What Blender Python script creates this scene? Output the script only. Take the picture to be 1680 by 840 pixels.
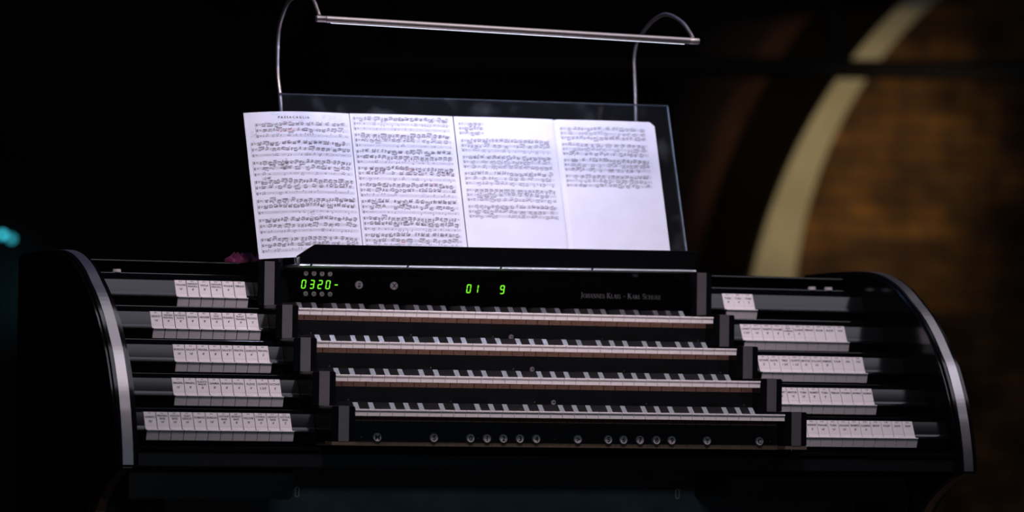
import bpy, bmesh, math, random
from mathutils import Vector, Matrix

for o in list(bpy.data.objects):
    bpy.data.objects.remove(o, do_unlink=True)
scene = bpy.context.scene
C = scene.collection
Z0 = 0.80                      # height of the lowest manual's key tops above the stage floor

# ------------------------------------------------------------------ camera
def look_matrix(loc, yaw, pitch, roll):
    cy, sy, cp, sp = math.cos(yaw), math.sin(yaw), math.cos(pitch), math.sin(pitch)
    f = Vector((sy*cp, cy*cp, sp)); r = Vector((cy, -sy, 0)); u = r.cross(f)
    c, s = math.cos(roll), math.sin(roll)
    r2 = c*r + s*u; u2 = -s*r + c*u
    m = Matrix((r2, u2, -f)).transposed().to_4x4(); m.translation = loc
    return m
cam_d = bpy.data.cameras.new('camera'); cam = bpy.data.objects.new('camera', cam_d); C.objects.link(cam)
cam.matrix_world = look_matrix(Vector((-2.8638, -6.9853, Z0-0.0038)), 0.3734, 0.0379, 0.0130)
cam_d.sensor_width = 36; cam_d.lens = 145.6; cam_d.clip_end = 200
cam_d.dof.use_dof = True; cam_d.dof.focus_distance = 7.62; cam_d.dof.aperture_fstop = 3.2
scene.camera = cam

# ------------------------------------------------------------------ world, lights, exposure
scene.view_settings.view_transform = 'Standard'; scene.view_settings.look = 'None'
scene.view_settings.gamma = 1; scene.view_settings.exposure = 0.0
scene.view_settings.use_curve_mapping = False
w = bpy.data.worlds.new('hall_darkness'); scene.world = w; w.use_nodes = True
bg = w.node_tree.nodes['Background']; bg.inputs[0].default_value = (0.25, 0.32, 1.0, 1); bg.inputs[1].default_value = 0.004

def light(name, kind, loc, target, energy, color, **kw):
    d = bpy.data.lights.new(name, kind); d.energy = energy; d.color = color
    for k, v in kw.items(): setattr(d, k, v)
    o = bpy.data.objects.new(name, d); C.objects.link(o); o.location = loc
    o.rotation_euler = (Vector(target)-Vector(loc)).to_track_quat('-Z', 'Y').to_euler()
    return o
# overhead concert-hall softlight, slightly forward and to the right of the console
light('overhead_softlight', 'AREA', (2.7, -2.52, Z0+5.2), (2.7, -2.47, Z0+.1), 82, (.88, .85, 1.0), shape='RECTANGLE', size=4.6, size_y=3.2)
# added unseen overhead light that brightens the front slopes of the sharps
light('sharps_fill_light', 'AREA', (1.75, .80, Z0+5.3), (1.75, .80, 0), 17, (.90, .88, 1.0), shape='RECTANGLE', size=3.2, size_y=.9)
# key spot, placed front left to stay out of the glossy reflections
light('front_key_spot', 'SPOT', (-1.0, -3.0, Z0+5.0), (-.03, .33, Z0+.42), 1600, (1.0, .84, .86), spot_size=math.radians(18), spot_blend=1.0, shadow_soft_size=.6)
# cool wash from the front of the hall, low
light('hall_front_wash', 'AREA', (-1.5, -9.0, Z0+1.9), (0, .2, Z0-.1), 38, (.62, .82, 1.0), shape='RECTANGLE', size=2.0, size_y=.6)
# blue toplight behind
light('blue_backlight', 'SPOT', (-1.0, 3.2, Z0+5.0), (0, .5, Z0), 60, (.25, .35, 1.0), spot_size=math.radians(40), spot_blend=.8, shadow_soft_size=.3)
# warm spot on the arch behind
light('arch_warm_spot', 'SPOT', (4.2, 3.0, .4), (5.40, 10.0, Z0+1.12), 640, (1.0, .79, .48), spot_size=math.radians(15), spot_blend=1.0, shadow_soft_size=.1)

# ------------------------------------------------------------------ materials
MATS = {}
def mat(name, col, rough=.5, metal=0, spec=.5, coat=0, emit=None, es=0, noise=None, bump=0):
    if name in MATS: return MATS[name]
    m = bpy.data.materials.new(name); m.use_nodes = True; nt = m.node_tree; b = nt.nodes['Principled BSDF']
    b.inputs['Base Color'].default_value = (*col, 1); b.inputs['Roughness'].default_value = rough
    b.inputs['Metallic'].default_value = metal; b.inputs['Specular IOR Level'].default_value = spec
    b.inputs['Coat Weight'].default_value = coat; b.inputs['Coat Roughness'].default_value = .05
    if emit:
        b.inputs['Emission Color'].default_value = (*emit, 1); b.inputs['Emission Strength'].default_value = es
    if noise:
        sc, amt, stretch = noise
        tc = nt.nodes.new('ShaderNodeTexCoord'); mp = nt.nodes.new('ShaderNodeMapping'); mp.inputs['Scale'].default_value = stretch
        n = nt.nodes.new('ShaderNodeTexNoise'); n.inputs['Scale'].default_value = sc; n.inputs['Detail'].default_value = 6
        nt.links.new(tc.outputs['Object'], mp.inputs['Vector']); nt.links.new(mp.outputs['Vector'], n.inputs['Vector'])
        cr = nt.nodes.new('ShaderNodeValToRGB')
        cr.color_ramp.elements[0].position = .3; cr.color_ramp.elements[1].position = .7
        cr.color_ramp.elements[0].color = (*[c*(1-amt) for c in col], 1); cr.color_ramp.elements[1].color = (*[min(1, c*(1+amt)) for c in col], 1)
        nt.links.new(n.outputs['Fac'], cr.inputs['Fac']); nt.links.new(cr.outputs['Color'], b.inputs['Base Color'])
        if bump:
            bp = nt.nodes.new('ShaderNodeBump'); bp.inputs['Strength'].default_value = bump; bp.inputs['Distance'].default_value = .001
            nt.links.new(n.outputs['Fac'], bp.inputs['Height']); nt.links.new(bp.outputs['Normal'], b.inputs['Normal'])
    MATS[name] = m; return m

BLACK = mat('black_lacquer', (.0035, .0035, .0045), .13, noise=(300, .2, (1, 1, 1)))
BLACKSAT = mat('black_satin', (.004, .004, .005), .38, noise=(250, .25, (1, 1, 1)))
STEEL = mat('brushed_trim', (.52, .49, .50), .36, 1.0, noise=(60, .08, (30, 1, 1)))
BRONZE = mat('bronze_trim', (.42, .28, .20), .40, 1.0, noise=(60, .1, (30, 1, 1)))
GREYSTRIP = mat('grey_anodised', (.30, .27, .28), .45, .9, noise=(80, .1, (1, 1, 20)))
IVORY = mat('ivory_plate', (.80, .74, .75), .22, noise=(40, .03, (1, 1, 1)))
TABW = mat('tab_ivory', (.76, .69, .72), .26, noise=(60, .03, (1, 1, 1)))
EBONY = mat('ebony_sharp', (.035, .035, .042), .28, spec=1.0, coat=1.0, noise=(200, .3, (1, 8, 1)))
WOOD = mat('key_lever_wood', (.42, .235, .165), .55, noise=(90, .25, (1, 12, 4)))
BASEWOOD = mat('base_board_wood', (.12, .085, .06), .45, noise=(50, .25, (6, 1, 1)))
INK = mat('engraved_ink', (.02, .02, .035), .6, noise=(80, .2, (1, 1, 1)))
SILVER = mat('silver_lettering', (.50, .47, .48), .40, .2, noise=(80, .1, (1, 1, 1)))
SCREW = mat('screw_steel', (.75, .72, .62), .25, 1.0, noise=(300, .1, (1, 1, 1)))
BRASS = mat('brass_escutcheon', (.90, .84, .55), .35, .35, noise=(200, .1, (1, 1, 1)))
LED = mat('green_led', (.02, .08, .01), .4, emit=(.22, 1.0, .03), es=1.15, noise=(200, .1, (1, 1, 1)))
BTN = mat('button_ivory', (.66, .59, .60), .35, noise=(90, .05, (1, 1, 1)))
ALU = mat('ledge_aluminium', (.78, .79, .84), .32, 1.0, noise=(60, .06, (1, 20, 1)))
CHROME = mat('lamp_nickel', (.50, .45, .45), .42, 1.0, noise=(90, .05, (1, 1, 1)))
KNEE = mat('knee_panel_slate', (.09, .125, .145), .45, noise=(20, .25, (1, 1, 1)))
PAPER = mat('score_paper', (.70, .715, .86), .55, noise=(25, .03, (1, 1, 1)))
PRINT = mat('score_print', (.045, .045, .065), .6, noise=(60, .2, (1, 1, 1)))
PRINTL = mat('score_stave_lines', (.30, .30, .36), .6, noise=(60, .1, (1, 1, 1)))
PRINT2 = mat('score_print_pale', (.20, .20, .25), .6, noise=(60, .2, (1, 1, 1)))  # paler ink for the double sheet
PENB = mat('blue_pencil', (.30, .52, .62), .7, noise=(120, .2, (1, 1, 1)))
PENR = mat('red_pencil', (.80, .45, .52), .7, noise=(120, .2, (1, 1, 1)))
PENG = mat('grey_pencil', (.42, .42, .48), .7, noise=(120, .2, (1, 1, 1)))
CLOTH = mat('purple_cloth', (.16, .014, .08), .8, noise=(40, .5, (1, 1, 1)), bump=.6)

def glass_mat():
    m = bpy.data.materials.new('desk_glass'); m.use_nodes = True; nt = m.node_tree; nt.nodes.clear()
    out = nt.nodes.new('ShaderNodeOutputMaterial'); tr = nt.nodes.new('ShaderNodeBsdfTransparent'); gl = nt.nodes.new('ShaderNodeBsdfGlossy')
    df = nt.nodes.new('ShaderNodeBsdfDiffuse'); mx = nt.nodes.new('ShaderNodeMixShader'); mx2 = nt.nodes.new('ShaderNodeMixShader'); fr = nt.nodes.new('ShaderNodeFresnel')
    tr.inputs[0].default_value = (.90, .93, .95, 1); gl.inputs['Roughness'].default_value = .03; fr.inputs[0].default_value = 1.5
    no = nt.nodes.new('ShaderNodeTexNoise'); no.inputs['Scale'].default_value = 18; no.inputs['Detail'].default_value = 8
    rp = nt.nodes.new('ShaderNodeValToRGB'); rp.color_ramp.elements[0].position = .55; rp.color_ramp.elements[1].position = .85
    rp.color_ramp.elements[0].color = (.006, .006, .006, 1); rp.color_ramp.elements[1].color = (.05, .05, .05, 1)
    tc = nt.nodes.new('ShaderNodeTexCoord'); nt.links.new(tc.outputs['Object'], no.inputs['Vector'])
    nt.links.new(no.outputs['Fac'], rp.inputs['Fac']); nt.links.new(rp.outputs['Color'], mx2.inputs[0])   # dust film
    df.inputs[0].default_value = (.6, .65, .75, 1)
    nt.links.new(fr.outputs[0], mx.inputs[0]); nt.links.new(tr.outputs[0], mx.inputs[1]); nt.links.new(gl.outputs[0], mx.inputs[2])
    nt.links.new(mx.outputs[0], mx2.inputs[1]); nt.links.new(df.outputs[0], mx2.inputs[2]); nt.links.new(mx2.outputs[0], out.inputs[0])
    return m
GLASS = glass_mat()
GLASSEDGE = mat('glass_polished_edge', (.34, .40, .47), .25, noise=(80, .2, (1, 1, 1)))

# ------------------------------------------------------------------ mesh helpers
class MB:
    def __init__(s): s.v = []; s.f = []; s.m = []
    def poly(s, pts, mi=0):
        n = len(s.v); s.v += [tuple(p) for p in pts]; s.f.append(tuple(range(n, n+len(pts)))); s.m.append(mi)
    def box(s, x0, x1, y0, y1, z0, z1, mi=0):
        n = len(s.v)
        s.v += [(x, y, z) for z in (z0, z1) for y in (y0, y1) for x in (x0, x1)]
        for q in ((0, 2, 3, 1), (4, 5, 7, 6), (0, 1, 5, 4), (2, 6, 7, 3), (0, 4, 6, 2), (1, 3, 7, 5)):
            s.f.append(tuple(n+i for i in q)); s.m.append(mi)
    def extr(s, prof, x0, x1, mi=0, mis=None):
        """closed profile of (y,z) extruded along x"""
        n = len(s.v); k = len(prof)
        s.v += [(x0, y, z) for y, z in prof] + [(x1, y, z) for y, z in prof]
        for i in range(k):
            j = (i+1) % k
            s.f.append((n+i, n+j, n+k+j, n+k+i)); s.m.append(mis[i] if mis else mi)
        s.f.append(tuple(n+i for i in range(k))[::-1]); s.m.append(mi)
        s.f.append(tuple(n+k+i for i in range(k))); s.m.append(mi)
    def extr_y(s, prof, y0, y1, mi=0):
        n = len(s.v); k = len(prof)
        s.v += [(x, y0, z) for x, z in prof] + [(x, y1, z) for x, z in prof]
        for i in range(k):
            j = (i+1) % k
            s.f.append((n+j, n+i, n+k+i, n+k+j)); s.m.append(mi)
        s.f.append(tuple(n+i for i in range(k))); s.m.append(mi)
        s.f.append(tuple(n+k+i for i in range(k))[::-1]); s.m.append(mi)
    def cyl(s, p0, p1, r0, r1=None, n=16, mi=0, caps=True):
        s.tube([p0, p1], [r0, r0 if r1 is None else r1], n, mi, caps)
    def tube(s, pts, rad, n=12, mi=0, caps=True):
        pts = [Vector(p) for p in pts]
        if not isinstance(rad, (list, tuple)): rad = [rad]*len(pts)
        base = len(s.v); ref = None
        for i, p in enumerate(pts):
            t = (pts[min(i+1, len(pts)-1)]-pts[max(i-1, 0)]).normalized()
            if ref is None: ref = t.orthogonal().normalized()
            ref = (ref - t*ref.dot(t)).normalized(); b = t.cross(ref)
            for a in range(n):
                an = 2*math.pi*a/n; q = p + (ref*math.cos(an)+b*math.sin(an))*rad[i]; s.v.append(tuple(q))
        for i in range(len(pts)-1):
            for a in range(n):
                a2 = (a+1) % n
                s.f.append((base+i*n+a, base+i*n+a2, base+(i+1)*n+a2, base+(i+1)*n+a)); s.m.append(mi)
        if caps:
            s.f.append(tuple(base+a for a in range(n))[::-1]); s.m.append(mi)
            e = base+(len(pts)-1)*n; s.f.append(tuple(e+a for a in range(n))); s.m.append(mi)
    def add(s, verts, faces, mi=0):
        n = len(s.v); s.v += [tuple(v) for v in verts]
        for f in faces: s.f.append(tuple(n+i for i in f)); s.m.append(mi)
    def mesh(s, name, mats, bevel=0, seg=2, smooth=False, angle=30, fix=True):
        me = bpy.data.meshes.new(name); me.from_pydata(s.v, [], s.f)
        for m in (mats if isinstance(mats, (list, tuple)) else [mats]): me.materials.append(m)
        me.polygons.foreach_set('material_index', s.m)
        if fix or bevel:
            bm = bmesh.new(); bm.from_mesh(me)
            if bevel: bmesh.ops.remove_doubles(bm, verts=bm.verts, dist=1e-6)
            if fix: bmesh.ops.recalc_face_normals(bm, faces=bm.faces)
            if bevel:
                es = [e for e in bm.edges if len(e.link_faces) == 2 and e.calc_face_angle(0) > math.radians(angle)]
                bmesh.ops.bevel(bm, geom=es, offset=bevel, segments=seg, affect='EDGES', clamp_overlap=True)
            bm.to_mesh(me); bm.free()
        if smooth:
            me.polygons.foreach_set('use_smooth', [True]*len(me.polygons))
            me.set_sharp_from_angle(angle=math.radians(35))
        me.update(); return me

ORG = {}
def empty(name, loc, label, cat, group=None):
    o = bpy.data.objects.new(name, None); C.objects.link(o); o.location = loc; o.empty_display_size = .1
    ORG[o.name] = Vector(loc); o['label'] = label; o['category'] = cat
    if group: o['group'] = group
    return o
def obj(name, me, parent=None, loc=(0, 0, 0), label=None, cat=None, group=None, kind=None):
    """loc = world position of the mesh origin"""
    o = bpy.data.objects.new(name, me); C.objects.link(o); L = Vector(loc); ORG[o.name] = L
    if parent is not None:
        o.parent = parent; o.location = L - ORG[parent.name]
    else: o.location = L
    if label: o['label'] = label
    if cat: o['category'] = cat
    if group: o['group'] = group
    if kind: o['kind'] = kind
    return o

_tc = {}
def text_geo(body, size):
    """flat lettering centred on the origin: (verts2d, faces)"""
    if body not in _tc:
        cu = bpy.data.curves.new('t', 'FONT'); cu.body = body; cu.size = 1; cu.align_x = 'CENTER'; cu.align_y = 'CENTER'
        cu.resolution_u = 2; cu.fill_mode = 'FRONT'; cu.offset = .030
        ob = bpy.data.objects.new('t', cu); C.objects.link(ob)
        me = ob.to_mesh(); vs = [(v.co.x, v.co.y) for v in me.vertices]; fs = [tuple(p.vertices) for p in me.polygons]
        ob.to_mesh_clear(); bpy.data.objects.remove(ob); bpy.data.curves.remove(cu)
        if vs:
            cx = (min(a for a, _ in vs)+max(a for a, _ in vs))/2; cy = (min(b for _, b in vs)+max(b for _, b in vs))/2
            vs = [(a-cx, b-cy) for a, b in vs]
        _tc[body] = (vs, fs)
    vs, fs = _tc[body]
    return [(a*size, b*size) for a, b in vs], fs
def text_width(body, size):
    vs, _ = text_geo(body, size); return max(a for a, _ in vs)-min(a for a, _ in vs)

# ================================================================== THE SETTING
def floor_mat():
    m = mat('stage_floor_boards', (.030, .022, .018), .45); nt = m.node_tree; b = nt.nodes['Principled BSDF']
    tc = nt.nodes.new('ShaderNodeTexCoord'); br = nt.nodes.new('ShaderNodeTexBrick'); br.inputs['Scale'].default_value = 1.0
    br.inputs['Brick Width'].default_value = 2.4; br.inputs['Row Height'].default_value = .12; br.inputs['Mortar Size'].default_value = .004
    br.inputs['Color1'].default_value = (.030, .022, .018, 1); br.inputs['Color2'].default_value = (.040, .028, .022, 1); br.inputs['Mortar'].default_value = (.004, .003, .003, 1)
    nt.links.new(tc.outputs['Object'], br.inputs['Vector']); nt.links.new(br.outputs['Color'], b.inputs['Base Color']); return m
b = MB(); b.box(-7, 13, -10, 11, -.1, 0)
obj('floor', b.mesh('floor', floor_mat()), kind='structure')
WALLM = mat('dark_plaster', (.022, .015, .016), .95, spec=.1, noise=(1.3, .5, (1, 1, 1)))
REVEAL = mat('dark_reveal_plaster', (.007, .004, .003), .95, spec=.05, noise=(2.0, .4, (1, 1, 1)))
def brick_mat():
    m = mat('ochre_brickwork', (.22, .11, .035), .85); nt = m.node_tree; b = nt.nodes['Principled BSDF']
    tc = nt.nodes.new('ShaderNodeTexCoord'); mp = nt.nodes.new('ShaderNodeMapping'); mp.inputs['Rotation'].default_value = (math.radians(90), 0, 0)
    br = nt.nodes.new('ShaderNodeTexBrick'); br.inputs['Scale'].default_value = 1.0; br.inputs['Brick Width'].default_value = .26; br.inputs['Row Height'].default_value = .085
    br.inputs['Mortar Size'].default_value = .008; br.inputs['Color1'].default_value = (.33, .155, .035, 1); br.inputs['Color2'].default_value = (.12, .055, .018, 1); br.inputs['Mortar'].default_value = (.10, .07, .045, 1)
    n = nt.nodes.new('ShaderNodeTexNoise'); n.inputs['Scale'].default_value = 3.2; n.inputs['Detail'].default_value = 4
    cr = nt.nodes.new('ShaderNodeValToRGB'); cr.color_ramp.elements[0].position = .35; cr.color_ramp.elements[1].position = .68
    cr.color_ramp.elements[0].color = (.25, .22, .2, 1); cr.color_ramp.elements[1].color = (1.15, 1.05, .9, 1)
    mx = nt.nodes.new('ShaderNodeMix'); mx.data_type = 'RGBA'; mx.blend_type = 'MULTIPLY'; mx.inputs[0].default_value = 1
    nt.links.new(tc.outputs['Object'], mp.inputs['Vector']); nt.links.new(mp.outputs['Vector'], br.inputs['Vector'])
    nt.links.new(tc.outputs['Object'], n.inputs['Vector']); nt.links.new(n.outputs['Fac'], cr.inputs['Fac'])
    nt.links.new(br.outputs['Color'], mx.inputs[6]); nt.links.new(cr.outputs['Color'], mx.inputs[7]); nt.links.new(mx.outputs[2], b.inputs['Base Color'])
    return m
CREAM = mat('cream_arch_stone', (.66, .60, .42), .8, noise=(6, .12, (1, 1, 1)))
OCHRE_EDGE = mat('brown_arch_moulding', (.055, .027, .020), .9, spec=.1, noise=(5, .3, (1, 1, 1)))
AM = 7.24                      # middle of the arch on the rear wall; slightly pointed
OUT = (7.372, Z0+.086, 2.458); INN = (7.110, Z0+.423, 1.932)
def grow(c, d): return (c[0], c[1], c[2]+d)
def arch_pts(c, n=28):
    a1 = math.acos((c[0]-AM)/c[2])
    half = [(c[0]-c[2], 0.0)] + [(c[0]-c[2]*math.cos(a1*i/n), c[1]+c[2]*math.sin(a1*i/n)) for i in range(n+1)]
    return half + [(2*AM-x, z) for x, z in reversed(half[:-1])]
def arch_band(r0, r1, y0, y1):
    b = MB(); A = arch_pts(r0); B = arch_pts(r1); n = len(A)
    for i in range(n-1):
        a, a2, c, c2 = A[i], A[i+1], B[i], B[i+1]
        P = lambda q, y: (q[0], y, q[1])
        b.poly([P(a, y0), P(c, y0), P(c2, y0), P(a2, y0)]); b.poly([P(a, y1), P(a2, y1), P(c2, y1), P(c, y1)])
        b.poly([P(a, y0), P(a2, y0), P(a2, y1), P(a, y1)]); b.poly([P(c, y0), P(c, y1), P(c2, y1), P(c2, y0)])
    return b
# rear wall with an arched recess
b = MB(); A = arch_pts(grow(OUT, .405)); TOPZ = 7.0
YW = 10.0
b.poly([(-7, YW, 0), (A[0][0], YW, 0), (A[0][0], YW, TOPZ), (-7, YW, TOPZ)])
b.poly([(A[-1][0], YW, 0), (13, YW, 0), (13, YW, TOPZ), (A[-1][0], YW, TOPZ)])
for i in range(1, len(A)-2):
    a, c = A[i], A[i+1]
    b.poly([(a[0], YW, a[1]), (c[0], YW, c[1]), (c[0], YW, TOPZ), (a[0], YW, TOPZ)])
b.box(-7, 13, 11.0, 11.1, 0, TOPZ)
wall = obj('wall_back', b.mesh('wall_back', WALLM, fix=False), kind='structure')
bi = MB(); bi.extr_y(arch_pts(grow(INN, .01)), 0, .05)
obj('brick_infill', bi.mesh('brick_infill', brick_mat()), wall, (0, 10.055, 0))
obj('cream_arch_rib', arch_band(INN, OUT, -.03, .03).mesh('cream_arch_rib', CREAM, smooth=True), wall, (0, 10.07, 0))
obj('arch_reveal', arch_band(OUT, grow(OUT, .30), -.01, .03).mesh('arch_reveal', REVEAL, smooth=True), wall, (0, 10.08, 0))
obj('brown_arch_moulding', arch_band(grow(OUT, .30), grow(OUT, .41), -.03, .03).mesh('brown_arch_moulding', OCHRE_EDGE, smooth=True), wall, (0, 10.02, 0))

# lighting bar hanging in front of the wall
PIPE = mat('black_pipe', (.006, .005, .005), .7, noise=(20, .3, (1, 1, 1)))
pb = empty('lighting_bar', (4.9, 8.9, 0), 'black horizontal lighting bar crossing in front of the cream arch', 'bar')
b = MB(); b.tube([(2.9, 9.55, Z0+1.475), (6.9, 8.10, Z0+1.475)], .042, 14)
obj('pipe', b.mesh('pipe', PIPE, smooth=True), pb)
for X in (3.1, 4.80, 6.7):
    t = (X-2.9)/4.0; b = MB(); b.cyl((X, 9.55-1.45*t, Z0+1.5), (X, 9.55-1.45*t, 6.9), .03, n=10); obj('hanger', b.mesh('hanger', PIPE, smooth=True), pb)

# two small teal stage lamps far behind on the left
def stage_lamp(loc, power, label, rot):
    root = empty('stage_lamp', (loc[0], loc[1], 0), label, 'stage lamp', 'small teal stage lamps behind the console')
    dark = mat('lamp_housing', (.01, .01, .012), .5, noise=(60, .2, (1, 1, 1)))
    b = MB(); b.cyl((0, 0, 0), (0, .09, 0), .015, .013, 18); b.cyl((0, -.012, 0), (0, .0, 0), .0175, .0175, 18)
    obj('housing', b.mesh('housing', dark, smooth=True), root, loc)
    b = MB(); b.cyl((0, -.0135, 0), (0, -.0121, 0), .0145, .0145, 18)
    em = mat('teal_lens_%d' % int(power*100), (.02, .1, .12), .4, emit=(.035, .42, .52), es=power, noise=(60, .1, (1, 1, 1)))
    obj('lens', b.mesh('lens', em), root, loc)
    b = MB(); b.cyl((loc[0], loc[1]+.05, loc[2]-.013), (loc[0], loc[1]+.05, .02), .006, n=10); obj('pole', b.mesh('pole', dark, smooth=True), root)
    b = MB(); b.cyl((loc[0], loc[1]+.05, 0), (loc[0], loc[1]+.05, .02), .12, .11, 20); obj('base', b.mesh('base', dark, smooth=True), root)
    return root
s1 = stage_lamp((1.2296, 9.0, Z0+.673), 3.2, 'brighter teal stage lamp at the far left edge of the picture', 0)
s2 = stage_lamp((1.1625, 8.6, Z0+.6429), 1.3, 'dimmer teal stage lamp just right of the brighter one', 0)
ld = bpy.data.lights.new('teal_glow', 'SPOT'); ld.energy = 3.0; ld.color = (.08, .75, .9); ld.spot_size = math.radians(75); ld.spot_blend = 1; ld.shadow_soft_size = .04
lo = bpy.data.objects.new('teal_glow', ld); C.objects.link(lo); lo.location = (1.42, 9.55, Z0+.42); lo.rotation_euler = (math.radians(97), 0, 0)

# ================================================================== THE CONSOLE
V, D, W = .0622, .1097, 36*.0235
XC = .8294                      # centre of the side panels
console = empty('organ_console', (0, .5, 0), 'black lacquered four-manual organ console with white keys and rows of white stop tabs', 'organ console')
def cz(z): return Z0+z

# ---- side panels
prof = [(.044, -.1035), (.0465, -.085), (.0525, -.055), (.0635, -.016), (.0715, .006), (.083, .034), (.101, .067), (.121, .098), (.145, .125), (.179, .160),
        (.222, .195), (.266, .222), (.314, .249), (.37, .270), (.43, .283), (.50, .2885), (.60, .290), (.75, .288)]
low = [(.048, -.1075), (.075, -.1135), (.115, -.126), (.159, -.146), (.195, -.167), (.218, -.188), (.236, -.22), (.247, -.27), (.25, -.35), (.25, -.72), (.20, -.745), (.10, -.755), (.06, -.765)]
def offset_prof(pts, d):
    """move an open (y,z) polyline along its outward (front/up) normal"""
    out = []
    for i in range(len(pts)):
        a = pts[max(i-1, 0)]; c = pts[min(i+1, len(pts)-1)]; t = Vector((c[0]-a[0], c[1]-a[1])).normalized()
        out.append((pts[i][0]-t.y*d, pts[i][1]+t.x*d))
    return out
for sx in (-1, 1):
    b = MB()
    outline = list(reversed(prof)) + low + [(.06, -.80), (.75, -.80)]
    b.extr([(y, cz(z)) for y, z in outline], -.021, .021)
    sp = obj('side_panel', b.mesh('side_panel', BLACK, bevel=.005, seg=3, smooth=True, angle=60), console, (sx*XC, 0, 0), label='curved black lacquer side panel')
    def ribbon(pts, half, th):
        o = offset_prof(pts, th); bb = MB(); n = len(pts)
        for i in range(n-1):
            p0, p1, q0, q1 = o[i], o[i+1], pts[i], pts[i+1]
            bb.poly([(-half, p0[0], cz(p0[1])), (half, p0[0], cz(p0[1])), (half, p1[0], cz(p1[1])), (-half, p1[0], cz(p1[1]))])
            for s in (-half, half): bb.poly([(s, p0[0], cz(p0[1])), (s, p1[0], cz(p1[1])), (s, q1[0], cz(q1[1])), (s, q0[0], cz(q0[1]))])
        for e in (0, n-1): bb.poly([(-half, o[e][0], cz(o[e][1])), (half, o[e][0], cz(o[e][1])), (half, pts[e][0], cz(pts[e][1])), (-half, pts[e][0], cz(pts[e][1]))])
        return bb
    def fine(pts, k=4):
        out = []
        for i in range(len(pts)-1):
            p0, p1, p2, p3 = [Vector(pts[max(0, min(len(pts)-1, i+j))]) for j in (-1, 0, 1, 2)]
            for q in range(k):
                t = q/k; out.append(tuple(.5*((2*p1)+(p2-p0)*t+(2*p0-5*p1+4*p2-p3)*t*t+(3*p1-p0-3*p2+p3)*t**3)))
        return out+[pts[-1]]
    obj('metal_trim', ribbon(fine(prof), .0095, .0012).mesh('metal_trim', STEEL, smooth=True), sp, (sx*XC, 0, 0), label='brushed steel strip along the curved edge')
    obj('lower_trim', ribbon([(-y, z) for y, z in [(-p[0], p[1]) for p in low[:10]]][::-1], .0085, .0012).mesh('lower_trim', BRONZE, smooth=True), sp, (sx*XC, 0, 0), label='bronze strip on the concave foot')

XI = XC-.021
# ---- table with front rail
b = MB(); b.extr([(.060, cz(-.0705)), (.064, cz(-.0665)), (.80, cz(-.0665)), (.80, cz(-.082)), (.066, cz(-.082)), (.060, cz(-.078))], -XI, XI)
tb = obj('table_top', b.mesh('table_top', BLACK, bevel=.0015), console)
b = MB(); b.box(-XI, XI, .064, .09, cz(-.106), cz(-.082)); obj('front_rail', b.mesh('front_rail', BLACKSAT, bevel=.0015), console)
# ---- knee panel, side boxes, keyholes
b = MB(); b.box(-XI, XI, .27, .29, .0, cz(-.106)); kp = obj('knee_panel', b.mesh('knee_panel', KNEE), console, label='dark slate knee panel below the table')
for X in (-.4408, .3237):
    b = MB(); n = 28
    def oval(a, r, h, y): return [(r*math.cos(t), y, (h if math.sin(t) > 0 else -h)+r*math.sin(t)) for t in [2*math.pi*i/n for i in range(n)]]
    O1, O2, O3, O4 = oval(0, .0045, .0055, 0), oval(0, .0042, .0055, -.002), oval(0, .0029, .0052, -.002), oval(0, .0029, .0052, 0)
    for i in range(n):
        j = (i+1) % n
        for P, Q in ((O1, O2), (O2, O3), (O3, O4)): b.poly([P[i], P[j], Q[j], Q[i]])
    kh = obj('keyhole_plate', b.mesh('keyhole_plate', BRASS, smooth=True), kp, (X, .27, cz(-.1537)), label='small oval brass keyhole plate')
def rbox(x0, x1, y0, y1, z0, z1, r=.012, corner=1):
    pts = [(x0, z1), (x0, z0+(r if corner < 0 else 0))]
    if corner < 0: pts = [(x0, z1)] + [(x0+r-r*math.cos(a), z0+r-r*math.sin(a)) for a in [math.pi/2*i/6 for i in range(7)]] + [(x1, z0), (x1, z1)]
    else: pts = [(x0, z1), (x0, z0)] + [(x1-r+r*math.sin(a), z0+r-r*math.cos(a)) for a in [math.pi/2*i/6 for i in range(7)]] + [(x1, z1)]
    bb = MB(); bb.extr_y(pts, y0, y1); return bb
obj('drawer_box', rbox(-.806, -.4985, .12, .27, cz(-.165), cz(-.106)).mesh('drawer_box', BLACKSAT), console)
obj('drawer_box', rbox(.36, .735, .12, .27, cz(-.165), cz(-.106), corner=-1).mesh('drawer_box', BLACKSAT), console)
for X in (-.753, .753):  # black fillers added to cover the lit outer ends of the knee panel
    b = MB(); b.box(-.053, .053, 0, .02, 0, cz(-.106)); obj('knee_filler', b.mesh('knee_filler', BLACKSAT, bevel=.001), console, (X, .249, 0))
# ---- back panel and lids
b = MB(); b.box(-XI, XI, .775, .79, 0, cz(.270)); obj('back_panel', b.mesh('back_panel', BLACKSAT), console)
b = MB(); b.extr([(.475, cz(.2600)), (.475, cz(.2655)), (.79, cz(.2655)), (.79, cz(.2600))], -.467, .467); obj('centre_lid', b.mesh('centre_lid', BLACK, bevel=.001), console)
for sx in (-1, 1):
    b = MB(); x0, x1 = sorted((sx*.468, sx*XI)); b.box(x0, x1, .545, .79, cz(.2700), cz(.2765))
    obj('wing_lid', b.mesh('wing_lid', BLACK, bevel=.0025, seg=3, smooth=True), console)

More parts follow.
